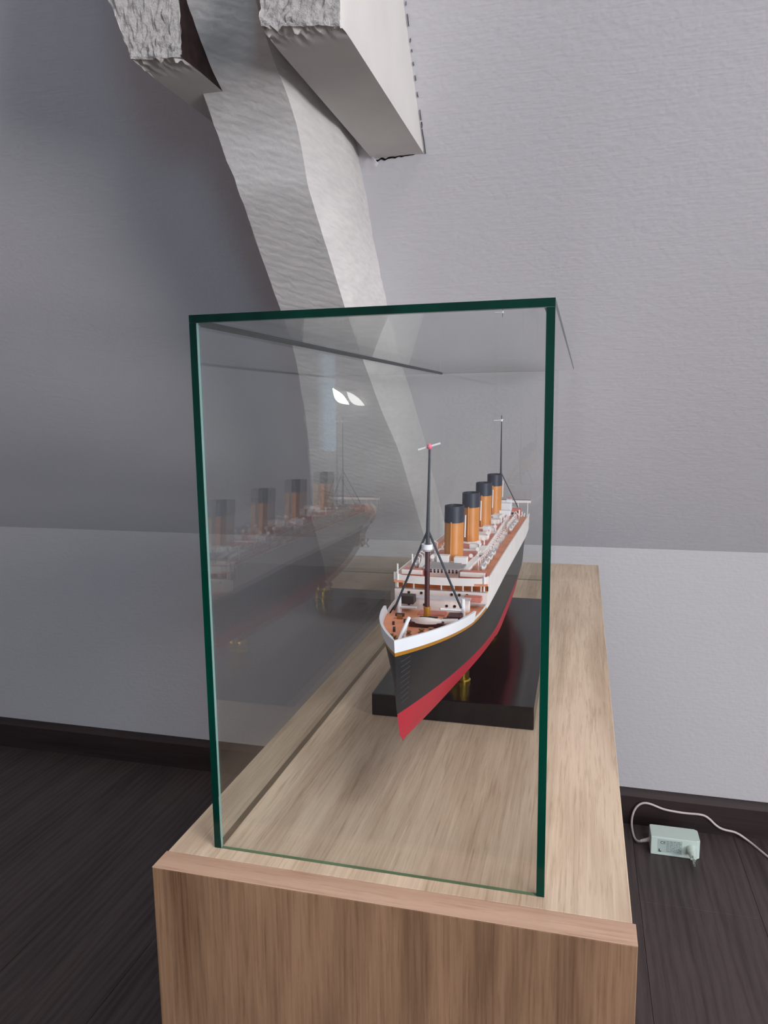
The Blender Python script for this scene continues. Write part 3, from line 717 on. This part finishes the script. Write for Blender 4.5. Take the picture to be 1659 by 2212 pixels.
# cargo cranes either side of the foremast
for sd, ang in ((1, -.055), (-1, .07)):
    bx = XC+sd*.118; m = MB(); m.bar((bx, .665, bt(.66)), (bx, .665, bt(.66)+.075), .009, .007, 10); cr = m.build('deck_crane', M_BOWW, ship, smooth=True)
    m = MB(); m.bar((bx, .665, bt(.66)+.03), (bx-sd*.075, .62, bt(.66)+.045), .0055, .004, 8); m.build('crane_jib', M_BOWW, cr, smooth=True)
m = MB(); m.box((XC-.128, .69, .618), (XC-.070, .735, .648)); m.build('cargo_box', M_DGREY, ship, bevel=.0004)
m = MB(); m.box((XC+.10, .80, .608), (XC+.165, .842, .626)); m.build('cargo_box', M_DECK2, ship, bevel=.0004)
m = MB(); m.box((XC+.07, .60, .592), (XC+.12, .66, .606)); m.build('hatch_cover', M_MAROON, ship, bevel=.0004)
m = MB(); m.box((XC-.05, .665, .580), (XC+.05, .72, .592)); m.build('hatch_cover', M_DECK2, ship, bevel=.0004)
for i, sd in ((0, -1), (1, 1)):
    m = MB(); m.bar((XC+sd*.17, .85, .64), (XC+sd*.17, .85, .735 if sd < 0 else .70), .0035, n=6); m.build('signal_post', M_WHITE, ship)
m = MB(); m.bar((XC-.145, 1.0, .67), (XC-.145, 1.0, .745), .0035, n=6); m.build('signal_post', M_WHITE, ship)
# stern: docking bridge, cranes, deckhouses, bits
m = MB(); m.box((XC-.172, 3.29, .664), (XC+.172, 3.31, .682)); db = m.build('docking_bridge', M_WHITE, ship)
m = MB(); m.box((XC-.172, 3.288, .683), (XC+.172, 3.292, .686)); m.build('bridge_rail', M_DGREY, db)
for x in (-.15, -.07, .04, .085, .15):
    m = MB(); m.bar((XC+x, 3.30, .555), (XC+x, 3.30, .665), .0035, n=6); m.build('bridge_post', M_WHITE, db)
m = MB(); m.bar((XC+.03, 3.28, .685), (XC+.03, 3.28, .70), .009, n=10); m.build('binnacle', M_DECK2, db)
m = MB(); m.box((XC-.06, 3.20, .55), (XC+.11, 3.28, .63)); m.build('stern_house', M_DECK2, ship, bevel=.0004)
for (x, y, a) in ((.125, 3.04, .4), (.14, 3.12, -.5), (.12, 3.2, .6), (.13, 2.85, -.4), (-.12, 3.05, .3)):
    z = bt(y)+.01 if y > 2.97 else ss_top(y)-.02; m = MB(); m.bar((XC+x, y, z), (XC+x, y, z+.06), .005, .004, 8); cr = m.build('stern_crane', M_BOWW, ship, smooth=True)
    m = MB(); m.bar((XC+x, y, z+.02), (XC+x+.04*math.sin(a), y-.05, z+.055), .0038, .0028, 8); m.build('crane_jib', M_BOWW, cr, smooth=True)
for (x, y, r) in ((.10, 2.86, .008), (.07, 3.06, .007), (.10, 3.14, .007)):
    m = MB(); m.bar((XC+x, y, .60), (XC+x, y, .628), r, n=8); m.build('bollard', M_MAROON, ship, smooth=True)
# white lattice of aft houses beside the fourth funnel
for (x0, x1, y0, y1, z0, z1) in ((.02, .09, 2.70, 2.76, .676, .735), (.035, .10, 2.56, 2.62, .676, .71), (.05, .085, 2.80, 2.86, .676, .745)):
    m = MB(); m.box((XC+x0, y0, z0), (XC+x1, y1, z1)); m.build('engine_casing', M_BOWW, ship, bevel=.0006)
# rudder and propellers under the counter
m = MB(); m.box((XC-.006, 3.36, keel(3.3)), (XC+.006, 3.47, .45)); m.build('rudder', M_RED, ship)
for x in (-.07, 0, .07):
    m = MB(); yv = 3.27 if x else 3.34; m.bar((XC+x, yv-.05, .345), (XC+x, yv+.012, .345), .008, .004, 8)
    for k in range(3):
        a = k*2.094; m.bar((XC+x, yv, .345), (XC+x+.035*math.cos(a), yv, .345+.035*math.sin(a)), .004, .009, 6)
    m.build('propeller', M_BRASS, ship, smooth=True)

# ------------------------------------------------------------------ power adapter on the floor
ad = empty('power_adapter', M(1.98, 4.93, ZF)); tag(ad, 'pale plug-in power adapter with white cable lying by the baseboard', 'adapter')
m = MB(); x0, x1, y0, y1, zb, zt = 1.772, 2.195, 4.83, 5.04, ZF+.002, ZF+.178
ol = [(x0, y0), (x1-.03, y0), (x1, y0+.02), (x1, y1-.02), (x1-.03, y1), (x0+.015, y1), (x0, y1-.01)]
m.prism(ol, zb, zt); bodyo = m.build('adapter_body', M_ADPT, ad, bevel=.0012)
m = MB(); m.box((x0+.06, y0-.0015, zb+.03), (x0+.27, y0+.002, zt-.02)); lab = m.build('rating_label', M_ADPTL, ad)
pr = MB(); r2 = random.Random(5)
for row in range(7):
    xx = x0+.135; zz = zt-.034-row*.0155
    while xx < x0+.255:
        l_ = r2.uniform(.008, .03); pr.box((xx, y0-.0022, zz-.0035), (min(xx+l_, x0+.262), y0-.001, zz+.0025)); xx += l_+.006
pr.build('label_print', M_PRINT, lab)
def text(body, size, loc, mat, parent, name):
    c = bpy.data.curves.new(name, 'FONT'); c.body = body; c.size = size; c.extrude = .00008
    o = bpy.data.objects.new(name, c); dg = None
    COL.objects.link(o); bpy.context.view_layer.update()
    me = bpy.data.meshes.new_from_object(o.evaluated_get(bpy.context.evaluated_depsgraph_get())); bpy.data.objects.remove(o)
    me.materials.append(mat); q = bpy.data.objects.new(name, me); COL.objects.link(q); q.parent = parent
    q.rotation_euler = (math.pi/2, 0, 0); q.location = Vector(loc)-world_off(parent)
    return q
bpy.context.view_layer.update()
text('CE', .0075, M(x0+.082, y0-.0016, zt-.062), M_WIN, lab, 'approval_mark')
m = MB(); m.box((x0+.070, y0-.0022, zb+.035), (x0+.078, y0-.001, zb+.062)); m.box((x0+.070, y0-.0022, zb+.035), (x0+.092, y0-.001, zb+.043)); m.build('corner_mark', M_WIN, lab)
m = MB(); cx, cz = x1-.075, zb+.095
m.bar((cx, y0+.002, cz), (cx+.002, y0-.06, cz-.006), .043, .036, 20); m.bar((cx+.002, y0-.06, cz-.006), (cx+.003, y0-.12, cz-.012), .034, .027, 20); pl = m.build('plug_body', M_ADPT, ad, smooth=True, angle=30)
for dz in (-.02, .02):
    m = MB(); m.bar((cx+.003, y0-.118, cz-.012+dz), (cx+.004, y0-.17, cz-.018+dz), .0095, n=10); m.build('plug_pin', M_ADPT, pl, smooth=True)
    m = MB(); m.bar((cx+.004, y0-.17, cz-.018+dz), (cx+.005, y0-.205, cz-.022+dz), .0092, .007, 10); m.build('plug_pin', M_METAL, pl, smooth=True)
m = MB()
for k in range(7):
    xa = x0-.004-k*.012; m.bar((xa+.004, 4.93, zb+.08-k*.004), (xa-.005, 4.93, zb+.078-k*.004), .021-.0012*k, n=14)
m.bar((x0+.004, 4.93, zb+.08), (x0-.085, 4.93, zb+.05), .014, .009, 12); m.build('strain_relief', M_CABLE, ad, smooth=True, angle=40)
cpts = [(x0-.075, 4.93, zb+.052), (1.665, 4.95, -2.75), (1.640, 5.05, -2.765), (1.632, 5.19, -2.762), (1.631, 5.270, -2.735), (1.641, 5.285, -2.656), (1.673, 5.285, -2.578), (1.724, 5.285, -2.533), (1.788, 5.285, -2.529), (1.887, 5.285, -2.564), (1.951, 5.285, -2.58), (2.12, 5.285, -2.59), (2.265, 5.285, -2.58), (2.328, 5.285, -2.605), (2.406, 5.285, -2.685), (2.476, 5.285, -2.713), (2.578, 5.283, -2.717), (2.676, 5.252, -2.768), (2.748, 5.117, -2.770), (2.815, 4.98, -2.770), (2.906, 4.8, -2.770), (3.3, 4.3, -2.770), (4.0, 4.1, -2.770)]
cu = bpy.data.curves.new('cable', 'CURVE'); cu.dimensions = '3D'; cu.bevel_depth = .0105*S; cu.bevel_resolution = 3; cu.resolution_u = 6
sp = cu.splines.new('NURBS'); sp.points.add(len(cpts)-1); sp.use_endpoint_u = True; sp.order_u = 3
for p, c in zip(sp.points, cpts): p.co = (*(M(*c)-ad.location), 1)
co = bpy.data.objects.new('cable', cu); COL.objects.link(co); bpy.context.view_layer.update()
me = bpy.data.meshes.new_from_object(co.evaluated_get(bpy.context.evaluated_depsgraph_get())); bpy.data.objects.remove(co)
me.materials.clear(); me.materials.append(M_CABLE); cab = bpy.data.objects.new('cable', me); link(cab, ad); me.polygons.foreach_set('use_smooth', [True]*len(me.polygons))

# ------------------------------------------------------------------ added lamp behind the camera, its two glowing leaves shaped for the front pane's highlight
def glow(name, e):
    t = NT(name); em = t.n('ShaderNodeEmission'); em.inputs[0].default_value = (1, .98, .95, 1); em.inputs[1].default_value = e; t.l(em.outputs[0], t.out.inputs[0]); return t.m
lamp = empty('highlight_lamp', Vector((-.92, YF, .87))); tag(lamp, 'small added lamp with two glowing leaves shaped for the highlight in the glass front', 'lamp')
def leaf(x0, z0, x1, z1, wd, mat):
    a = Vector((x0, 0, z0)); b = Vector((x1, 0, z1)); d = (b-a).normalized(); sd = Vector((-d.z, 0, d.x)); o_ = []
    for k in range(13): t = k/12; o_.append(a+(b-a)*t+sd*wd*.35*math.sin(math.pi*t))
    for k in range(11, 0, -1): t = k/12; o_.append(a+(b-a)*t-sd*wd*math.sin(math.pi*t))
    m = MB(); n = len(o_); m.add([p+Vector((0, YF+.05, 0)) for p in o_]+[p+Vector((0, YF+.056, 0)) for p in o_], [tuple(range(n)), tuple(range(n, 2*n))[::-1]]+[(i, (i+1) % n, n+(i+1) % n, n+i) for i in range(n)])
    m.build('lamp_shade', mat, lamp, unit=False)
leaf(-.98, .912, -.898, .832, .030, glow('lamp_glow_bright', 26)); leaf(-.908, .895, -.818, .825, .028, glow('lamp_glow_soft', 7.5))
m = MB(); m.box((-.95, YF, .84), (-.89, YF+.02, .90)); m.build('wall_plate', M_PVC, lamp, unit=False, bevel=.004)
m = MB(); m.bar((-.92, YF+.01, .87), (-.92, YF+.05, .865), .006, n=10); m.build('lamp_arm', M_METAL, lamp, unit=False)
